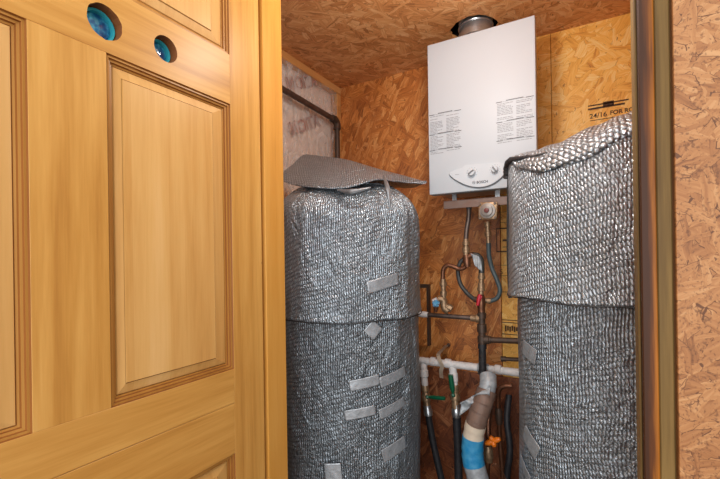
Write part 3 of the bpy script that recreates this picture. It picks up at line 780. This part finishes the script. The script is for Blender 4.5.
# stub pipe from the heater down with unions to the branching tee
wp = thing('water_outlet_pipe', P(466, 240, GY), 'dull grey pipe dropping from the tray through brass unions to a tee', 'pipe')
bm = BM(); tube(bm, catmull([P(469, 206, GY), P(468.6, 218, GY), P(467, 228, GY), P(466, 238, GY), P(466, 246, GY)], 5), .0105, 14); obj('copper_stub', bm, M_steelp, wp, True)
bm = BM(); stack(bm, P(466, 239, GY), P(466, 256, GY), [(0, .013), (.15, .013), (.16, .017), (.36, .017), (.37, .012), (.5, .012), (.51, .0175), (.8, .0175), (.81, .013), (1, .013)], 14); obj('union', bm, M_brass, wp, True)
bm = BM(); stack(bm, P(469, 209, GY), P(469, 202, GY), [(0, .012), (1, .012)], 12); obj('blue_sleeve', bm, M_bluehose, wp, True)
bm = BM(); stack(bm, P(466.3, 255, GY), P(467.5, 267, GY), [(0, .015), (.5, .018), (1, .014)], 14)
tube(bm, [P(467, 257, GY), P(474, 254.5, GY)], .013, 12); obj('tee', bm, M_copper, wp, True)
# s-shaped copper line
cl = thing('copper_pipe', P(450, 268, GY), 'tarnished copper pipe curving left in an S down to the blue handled valve', 'pipe')
path = catmull([P(468, 262, GY), P(465, 267, GY), P(459.5, 269, GY), P(453, 266.5, GY), P(447.5, 265.5, GY), P(443.5, 269, GY), P(442.8, 276, GY), P(442.8, 283, GY)], 8)
bm = BM(); tube(bm, path, .0098, 14); obj('curved_tube', bm, M_copper, cl, True)
bm = BM(); stack(bm, P(443, 279, GY), P(443.8, 303, GY), [(0, .013), (.12, .013), (.13, .017), (.28, .017), (.29, .012), (.5, .012), (.51, .0165), (.7, .0165), (.71, .012), (1, .013)], 12); obj('brass_coupling', bm, M_brass, cl, True)
# blue valve
bvv = thing('blue_valve', P(440, 303, GY), 'small valve with worn blue and white tap handle above the crossing pipe', 'valve')
bm = BM(); tube(bm, catmull([P(449, 311, GY), P(444.5, 308, GY), P(443.5, 300, GY), P(438, 299, GY-.01)], 5), .0165, 14); stack(bm, P(446, 306, GY), P(452, 309.5, GY), [(0, .014), (.6, .018), (1, .016)], 8); obj('valve_body', bm, M_brass, bvv, True)
bm = BM()
hc = P(436, 303.5, GY-.02)
for k in range(5):
    a = k*PI/2.5+.3; tube(bm, [hc, hc+Vector((.016*math.cos(a), -.004, .016*math.sin(a)))], [.009, .007], 10)
stack(bm, hc+Vector((0, .006, 0)), hc+Vector((0, -.014, 0)), [(0, .013), (.6, .014), (1, .009)], 14)
obj('handle', bm, M_blue, bvv, True)
bm = BM(); tube(bm, [P(437, 299, GY-.012), P(433, 301, GY-.012)], .009, 10); obj('spindle', bm, M_whitewrap, bvv, True)
bm = BM(); stack(bm, P(436, 307, GY-.012), P(435.5, 312, GY-.012), [(0, .012), (1, .008)], 10); obj('spout', bm, M_copper, bvv, True)
# second hose: from tee behind, loops down to the right
h2_ = thing('rubber_hose', P(462, 280, GY), 'dark rubber hose bowing down from the tee to the left of the red valve', 'hose')
path = catmull([P(465, 258, GY+.03), P(460, 263, GY+.03), P(458, 272, GY+.03), P(460.5, 284, GY+.03), P(467, 293, GY+.03), P(474, 299, GY+.02), P(479, 300.5, GY+.015)], 8)
bm = BM(); tube(bm, path, .0095, 14); obj('hose_tube', bm, M_rubber, h2_, True)
bm = BM(); tube(bm, [P(474.5, 299.2, GY+.02), P(479, 300.5, GY+.015)], .0125, 10); obj('hose_cuff', bm, M_iron, h2_, True)
# strap flap + riser to red valve
rs = thing('gas_riser_pipe', P(481, 300, GY), 'upright dark pipe with red lever valve, wrapped in silver tape at its top bend', 'pipe')
bm = BM(); tube(bm, catmull([P(472, 255, GY), P(478, 256, GY), P(481.3, 262, GY), P(481.6, 275, GY)], 6), .0125, 14); obj('top_bend', bm, M_rubber, rs, True)
g = []
for j in range(6):
    row = []
    for i in range(8):
        a = P(470+i*1.3, 253+i*.5+j*.2, GY-.018); b = P(475+i*1.1, 258+i*.9+j*1.6, GY-.02)
        p = a.lerp(b, j/5); p.y += .006*math.sin(i*1.7+j); row.append(p)
    g.append(row)
sheet('tape_flap', g, M_greytape, rs, .0015)
bm = BM(); stack(bm, P(481.6, 273, GY), P(480.8, 300, GY), [(0, .013), (.1, .013), (.11, .016), (.22, .016), (.23, .011), (.36, .011), (.37, .015), (.55, .015), (.56, .017), (.66, .017), (.67, .012), (1, .015)], 14); obj('brass_union', bm, M_brass, rs, True)
bm = BM(); stack(bm, P(480.8, 294, GY), P(481.5, 312, GY), [(0, .013), (.2, .017), (.6, .019), (.8, .016), (1, .016)], 14); obj('valve_body', bm, M_copper, rs, True)
bm = BM(); a = P(480, 294.5, GY-.028); b = P(477.5, 305.5, GY-.03); tube(bm, [a, a.lerp(b, .3), b], [.007, .010, .0065], 10); bmesh.ops.scale(bm, vec=(1, 1, 1), verts=bm.verts); stack(bm, P(480.5, 297, GY), P(480.5, 297, GY-.034), [(0, .008), (.9, .008), (1, .005)], 10)
obj('lever', bm, M_red, rs, True)
bm = BM(); stack(bm, P(481.5, 309, GY), P(482.3, 346, GY), [(0, .015), (.1, .015), (.11, .019), (.25, .019), (.26, .015), (.4, .015), (.41, .020), (.62, .021), (.63, .016), (.72, .016), (.73, .020), (.9, .020), (.91, .016), (1, .016)], 16); obj('iron_fittings', bm, M_iron, rs, True)
bm = BM(); stack(bm, P(482.3, 344, GY), P(482.6, 374, GY), [(0, .019), (.15, .019), (.16, .015), (.2, .015)] + [(.2+.024*i, .015+.002*(i % 2)) for i in range(1, 30)] + [(.93, .02), (1, .02)], 16); obj('ribbed_nipple', bm, M_blackpipe, rs, True)
# horizontal pipes
hz = thing('cross_pipe', P(450, 316, GY), 'bare steel pipe crossing left to right into the riser below the red valve', 'pipe')
bm = BM(); tube(bm, [P(410, 313.5, GY), P(480, 318.5, GY)], .0105, 14); obj('pipe_run', bm, M_steelp, hz, True)
bm = BM(); stack(bm, P(471, 318, GY), P(480, 318.5, GY), [(0, .015), (.5, .015), (.6, .019), (1, .019)], 14); obj('collar', bm, M_brass, hz, True)
bm = BM(); stack(bm, P(419, 314, GY), P(428, 314.7, GY), [(0, .013), (.6, .015), (1, .012)], 14); obj('white_joint', bm, M_whitewrap, hz, True)
hz = thing('branch_pipe', P(500, 341, GY), 'short rusty iron pipe branching right from the riser behind the right tank', 'pipe')
bm = BM(); tube(bm, [P(482, 339.5, GY), P(530, 341.5, GY)], .0125, 14); obj('pipe_run', bm, M_iron, hz, True)
bm = BM(); stack(bm, P(484, 339.6, GY), P(491, 340, GY), [(0, .019), (.7, .019), (.8, .016), (1, .016)], 14); obj('collar', bm, M_iron, hz, True)
hz = thing('stub_pipe', P(506, 359, GY), 'thin dark pipe stub just above the white wrapped pipe at right', 'pipe')
bm = BM(); tube(bm, [P(503, 359, GY+.05), P(530, 360, GY+.05)], .009, 12); stack(bm, P(501, 359, GY+.05), P(506, 359, GY+.05), [(0, .012), (1, .012)], 8); obj('pipe_run', bm, M_iron, hz, True)
# white wrapped manifold
WY = 1.86
mp = thing('wrapped_pipe', P(460, 366, WY), 'long white tape-wrapped water pipe running across the lower wall', 'pipe')
path = catmull([P(405, 358, WY), P(425, 361, WY), P(445, 363.5, WY), P(470, 366.5, WY), P(492, 369.5, WY), P(530, 374, WY)], 14)
bm = BM(); tube(bm, path, [.0175+.0022*ns(i*.6, 3, 3) for i in range(len(path))], 16); obj('wrapped_run', bm, M_whitewrap, mp, True)
for i, (px, wz) in enumerate(((433, .012), (448, .015), (498, .014))):
    c = P(px, 358+(px-405)*.125, WY); bm = BM()
    stack(bm, c-Vector((wz, 0, 0)), c+Vector((wz, 0, 0)), [(0, .019), (.1, .0215), (.9, .0215), (1, .019)], 16); obj('wrap_band', bm, M_whitewrap, mp, True)
bm = BM(); stack(bm, P(478, 367.5, WY), P(489, 369, WY), [(0, .021), (.2, .023), (.8, .023), (1, .021)], 16); k = obj('silver_band', bm, M_greytape, mp, True)
hk = thing('pipe_hanger', P(441, 352, 1.9), 'tan metal strap hanger screwed to the wall and looped over the white pipe', 'pipe hanger')
q = [P(447, 345, YB-.006), P(443, 349, 1.96), P(438.5, 354, 1.86), P(439.5, 360, 1.835), P(442, 366, 1.84), P(441, 371, 1.85), P(441.5, 378, 1.88)]
bm = BM(); qq = catmull(q, 6)
L = []
for i, p in enumerate(qq):
    d = (qq[min(i+1, len(qq)-1)]-qq[max(i-1, 0)]).normalized(); s = Vector((1, 0, 0))-d*d.x; s.normalize(); L.append((bm.verts.new(p-s*.009), bm.verts.new(p+s*.009)))
for a, b in zip(L, L[1:]): bm.faces.new((a[0], a[1], b[1], b[0]))
r = bmesh.ops.solidify(bm, geom=list(bm.faces), thickness=.002); obj('strap', bm, M_cream, hk)
bm = BM(); c = P(448.5, 345, YB-.008); stack(bm, c+Vector((0, .007, 0)), c+Vector((0, -.008, 0)), [(0, .008), (.5, .010), (1, .006)], 10); obj('screw', bm, M_steelp, hk, True)
# two drop pipes with green valves
d1 = thing('drop_pipe', P(427, 400, WY), 'black foam-clad drop pipe with green lever valve turned sideways, nearest the left tank', 'pipe', 'drop pipes with green levers')
bm = BM(); stack(bm, P(423.5, 362, WY), P(425, 388, WY), [(0, .014), (.12, .0175), (.3, .0165), (.32, .02), (.55, .02), (.57, .0155), (.8, .0165), (1, .015)], 16); obj('white_wrap', bm, M_whitewrap, d1, True)
bm = BM(); stack(bm, P(424.5, 384, WY), P(428, 412, WY), [(0, .015), (.1, .019), (.25, .019), (.27, .014), (.4, .022), (.6, .022), (.62, .015), (.75, .018), (.95, .018), (1, .014)], 10); obj('valve_body', bm, M_brass, d1, True)
bm = BM(); stack(bm, P(427, 405, WY), P(428.4, 415, WY), [(0, .019), (.4, .019), (.5, .022), (1, .022)], 14); obj('hose_clamp', bm, M_galv, d1, True)
bm = BM(); a = P(429, 397, WY-.032); b = P(445, 398.5, WY-.036); tube(bm, [a, a.lerp(b, .25), b], [.006, .0095, .009], 10); stack(bm, P(427, 397, WY), P(427.5, 397, WY-.038), [(0, .009), (.9, .009), (1, .006)], 10); obj('lever', bm, M_green, d1, True)
bm = BM(); tube(bm, catmull([P(428, 413, WY), P(432, 437, WY), P(437, 460, WY), P(445, 500, WY), P(448, 560, WY)], 6), .0165, 14); obj('foam_sleeve', bm, M_blackpipe, d1, True)
d2 = thing('drop_pipe', P(456, 400, WY), 'second black foam-clad drop pipe, its green lever pointing straight up the white joint', 'pipe', 'drop pipes with green levers')
bm = BM(); stack(bm, P(452.5, 365, WY), P(454.5, 388, WY), [(0, .014), (.15, .018), (.35, .018), (.37, .021), (.7, .020), (.72, .017), (1, .017)], 16); obj('white_wrap', bm, M_whitewrap, d2, True)
bm = BM(); stack(bm, P(454.3, 384, WY), P(456, 408, WY), [(0, .016), (.1, .020), (.3, .020), (.32, .015), (.45, .023), (.65, .023), (.67, .016), (.8, .019), (1, .019)], 10); obj('valve_body', bm, M_brass, d2, True)
bm = BM(); stack(bm, P(456, 404, WY), P(456.8, 417, WY), [(0, .018), (.3, .018), (.4, .0225), (.9, .0225), (1, .02)], 14); obj('hose_clamp', bm, M_galv, d2, True)
bm = BM(); a = P(453, 393, WY-.03); b = P(450.5, 375, WY-.034); tube(bm, [a, a.lerp(b, .3), b], [.007, .012, .011], 10); stack(bm, P(454, 396, WY), P(453, 395, WY-.036), [(0, .009), (.9, .009), (1, .006)], 10); obj('lever', bm, M_green, d2, True)
bm = BM(); tube(bm, catmull([P(456.6, 414, WY), P(457.5, 437, WY), P(458.5, 470, WY), P(459, 560, WY)], 6), .019, 14); obj('foam_sleeve', bm, M_blackpipe, d2, True)
# large wrapped duct
VY = 1.70
vd = thing('wrapped_duct', P(478, 410, VY), 'thick bent pipe wrapped in brown, cream and blue tape below the white pipe', 'duct')
full = [P(488, 376, VY+.05), P(488, 385, VY+.02), P(485, 396, VY), P(481, 408, VY-.02), P(477, 420, VY-.03), P(474, 432, VY-.03), P(472.5, 447, VY-.03), P(473.5, 462, VY-.03), P(478, 480, VY-.03), P(482, 510, VY-.03), P(482, 560, VY-.03)]
FP = catmull(full, 6)
def seg_(name, a, b, r, mat, lbl=None):
    sub = FP[a:b+1]; bm = BM(); tube(bm, sub, [r*(1+.07*ns(i*.9, a, 1)) for i in range(len(sub))], 20); o = obj(name, bm, mat, vd, True)
    if lbl: o['label'] = lbl
seg_('silver_wrap', 0, 10, .034, M_greytape, 'crumpled silver cloth tape at the top')
seg_('brown_wrap', 9, 27, .040, M_ducttape, 'brown tape')
seg_('cream_sleeve', 26, 33, .042, M_cream, 'cream plastic sleeve')
seg_('blue_wrap', 32, 43, .044, M_btape, 'bright blue tape')
seg_('white_wrap', 43, 60, .043, M_greytape, 'dirty white lower wrap')
bm = BM()
for i in (12, 16, 20, 24):
    x, y, d = frame_at(FP[i+1]-FP[i]); tube(bm, [FP[i]+.041*(math.cos(a)*x+math.sin(a)*y) for a in [2*PI*k/24 for k in range(25)]], .0018, 6)
obj('tape_ridges', bm, M_ducttape, vd, True)
# loose rag of silver cloth
g = []
for j in range(7):
    row = []
    for i in range(14):
        p = P(490-i*2.3, 386+i*1.35+j*1.6-(3 if i > 9 else 0)*math.sin(j), VY-.03-.0*i); p.y += .014*math.sin(i*.9+j*1.1)+.01*ns(i, j, 2); p.z += .008*ns(i*.7, j*.9, 8)
        row.append(p)
    g.append(row)
o = sheet('silver_rag', g, M_greytape, None, .0015)
tag(o, 'torn strip of silver cloth hanging off the thick wrapped duct to the left', 'rag')
# drain bits at right: orange wing handle, brass valve, copper drops
dv = thing('drain_valve', P(490, 448, 1.80), 'brass drain valve with orange wing handle beside the thick duct', 'valve')
bm = BM(); tube(bm, catmull([P(490, 405, 1.84), P(488, 425, 1.82), P(489, 450, 1.80), P(487, 470, 1.80), P(486, 520, 1.80)], 6), .013, 12); obj('copper_riser', bm, M_copper, dv, True)
bm = BM(); stack(bm, P(488, 446, 1.78), P(489, 462, 1.78), [(0, .014), (.3, .02), (.7, .02), (1, .015)], 12); obj('valve_body', bm, M_brass, dv, True)
hc = P(493, 441, 1.74); bm = BM()
for a, l in ((.5, .034), (PI+.5, .034), (2.0, .022), (5.0, .022)):
    tube(bm, [hc, hc+Vector((l*.6*math.cos(a), -.003, l*.6*math.sin(a))), hc+Vector((l*math.cos(a), -.004, l*math.sin(a)))], [.010, .012, .007], 10)
obj('wing_handle', bm, M_orange, dv, True)
bm = BM(); stack(bm, hc, P(489, 447, 1.80), [(0, .007), (1, .007)], 10); obj('spindle', bm, M_brass, dv, True)
bp = thing('copper_drop', P(502, 420, 1.88), 'dark copper pipe dropping beside the right tank with an elbow at its top', 'pipe')
bm = BM(); tube(bm, catmull([P(512, 386, 1.86), P(504, 386, 1.86), P(499, 390, 1.86), P(498, 402, 1.87), P(500, 440, 1.88), P(503, 480, 1.88), P(506, 540, 1.88)], 6), .011, 12); obj('pipe_run', bm, M_copper, bp, True)
bm = BM(); stack(bm, P(498.5, 408, 1.87), P(499.4, 424, 1.87), [(0, .013), (.2, .016), (.8, .016), (1, .013)], 12); obj('coupling', bm, M_iron, bp, True)
bp = thing('hose_bundle', P(508, 450, 1.80), 'black hose running down against the right tank', 'hose')
bm = BM(); tube(bm, catmull([P(509, 395, 1.9), P(507, 420, 1.86), P(510, 450, 1.84), P(507, 480, 1.84), P(508, 540, 1.84)], 6), .014, 12); obj('hose_tube', bm, M_blackpipe, bp, True)
wr = thing('red_wire', P(495, 460, 1.78), 'thin reddish wire curling near the foot of the drain valve', 'wire')
bm = BM(); tube(bm, catmull([P(492, 466, 1.73), P(496, 464, 1.73), P(501, 469, 1.74), P(505, 478, 1.75), P(508, 500, 1.75)], 6), .0025, 8); obj('wire_strand', bm, M_copper, wr, True)
# board block on the wall at left
a = P(400, 284, YB-.03); b = P(429.5, 346, YB-.03)
bb = thing('wall_block', (b.x, YB-.03, b.z), 'strand board block with dark painted edges fixed to the back wall beside the left tank', 'board')
bm = BM(); box(bm, (a.x, YB-.030, b.z), (b.x-.012, YB-.001, a.z-.018), .001); obj('board', bm, M_back1, bb)
bm = BM(); box(bm, (b.x-.012, YB-.031, b.z), (b.x, YB-.001, a.z)); box(bm, (a.x, YB-.031, a.z-.018), (b.x-.012, YB-.001, a.z)); obj('edge_strip', bm, M_iron, bb)
# ================= ink stamps on the boards =================
def st(px, py): return P(px, py, YB-.0006)
yb_ = YB-.0004
bm = BM()
q = st(589, 122); q2 = st(633, 113)
text_on(bm, '24/16', (st(589.5, 118.5).x, yb_, st(589.5, 118.8).z), (1, 0, 0), (0, 0, 1), .029, .0006, bold=.0004)
text_on(bm, 'FOR ROOF', (st(610, 114.5).x, yb_, st(608, 115).z), (1, 0, 0), (0, 0, 1), .024, .0006, bold=.0008)
for (pa, pb, h) in ((588, 625, .008), (588, 629, .006)):
    z = st(pa, 110.5).z if h > .007 else st(pa, 107).z
    box(bm, (st(pa, 110).x, yb_-.0004, z), (st(pb, 110).x, yb_, z+h))
box(bm, (st(603, 105).x, yb_-.0004, st(603, 107).z), (st(614, 105).x, yb_, st(603, 102).z))
for i in range(5):
    x = st(591+i*4, 130).x; box(bm, (x, yb_-.0004, st(591, 129.5).z), (x+.014, yb_, st(591, 127.5).z))
for i in range(9):
    x = st(590+i*4, 120).x; box(bm, (x, yb_-.0004, st(590, 121.3).z), (x+.014, yb_, st(590, 120.6).z))
o = obj('grade_stamp', bm, M_ink, wb); o['label'] = 'black mill grade stamp on the gold board'
bm = BM()
def outline(px0, py0, px1, py1, w=.003, heavy=0):
    a, b = st(px0, py0), st(px1, py1); w2 = w+heavy
    box(bm, (a.x, yb_-.0004, a.z-w2), (b.x, yb_, a.z)); box(bm, (a.x, yb_-.0004, b.z), (b.x, yb_, b.z+w2)); box(bm, (a.x, yb_-.0004, b.z), (a.x+w, yb_, a.z)); box(bm, (b.x-w, yb_-.0004, b.z), (b.x, yb_, a.z))
outline(496, 228, 514, 252, .004, .003)
box(bm, (st(499, 1).x, yb_-.0004, st(499, 241.5).z), (st(508, 1).x, yb_, st(499, 239.5).z)); box(bm, (st(499, 1).x, yb_-.0004, st(499, 247.5).z), (st(512, 1).x, yb_, st(499, 246.8).z))
outline(494, 265, 514, 276, .002)
text_on(bm, 'S', (st(495.5, 0).x, yb_, st(495.5, 274).z), (1, 0, 0), (0, 0, 1), .034, .0006); text_on(bm, '2', (st(503.5, 0).x, yb_, st(503.5, 274).z), (1, 0, 0), (0, 0, 1), .034, .0006)
outline(500, 212, 514, 222, .002)
for k, py in enumerate((319, 321.5, 333)): box(bm, (st(497, 0).x, yb_-.0004, st(497, py+.8).z), (st(514, 0).x, yb_, st(497, py).z))
for i in range(6):
    x = st(500+2.2*i, 0).x; box(bm, (x, yb_-.0004, st(500, 331-(i % 2)).z), (x+.008, yb_, st(500, 325+(i % 3)*.5).z))
box(bm, (st(494, 0).x, yb_-.0004, st(494, 292).z), (st(512, 0).x, yb_, st(494, 291.3).z))
o = obj('grade_stamp', bm, M_ink, wb); o['label'] = 'column of black ink boxes and digits beside the gas hose'

# ================= lights, world, camera =================
def area(name, loc, rot, sx, sy, power, col=(1, 1, 1)):
    l = bpy.data.lights.new(name, 'AREA'); l.shape = 'RECTANGLE'; l.size = sx; l.size_y = sy; l.energy = power; l.color = col
    o = bpy.data.objects.new(name, l); C.objects.link(o); o.location = loc; o.rotation_euler = [math.radians(a) for a in rot]; return o
area('front_fill_light', (.3, -2.0, 1.35), (88, 0, 8), 2.2, 1.6, 50, (.96, .98, 1))  # unseen fill added behind the camera, aimed into the closet
area('room_fill_light', (-.1, -.3, 2.55), (18, 0, 0), .9, .9, 8, (1, .97, .93))  # unseen overhead fill added to the outer room
pl = bpy.data.lights.new('closet_fill_light', 'POINT'); pl.energy = 13; pl.color = (1, .97, .93); pl.shadow_soft_size = .05
po = bpy.data.objects.new('closet_fill_light', pl); C.objects.link(po); po.location = (-.30, 1.05, 2.02)  # unseen point fill added to brighten the closet, kept out of frame
w = bpy.data.worlds.new('World'); bpy.context.scene.world = w; w.use_nodes = True
w.node_tree.nodes['Background'].inputs[0].default_value = (.95, .97, 1, 1); w.node_tree.nodes['Background'].inputs[1].default_value = .95
cam = bpy.data.cameras.new('Camera'); co = bpy.data.objects.new('Camera', cam); C.objects.link(co)
co.location = (0, 0, H); co.rotation_euler = (Matrix.Rotation(math.radians(29.6), 3, 'Z') @ Matrix.Rotation(math.radians(90), 3, 'X') @ Matrix.Rotation(-ROLL, 3, 'Z')).to_euler()
cam.sensor_width = 36; cam.lens = FPX/720*36; cam.shift_y = 18.5/720; cam.clip_start = .02
sc = bpy.context.scene; sc.camera = co
sc.view_settings.view_transform = 'Standard'; sc.view_settings.look = 'None'; sc.view_settings.gamma = 1; sc.view_settings.use_curve_mapping = False
sc.view_settings.exposure = 0
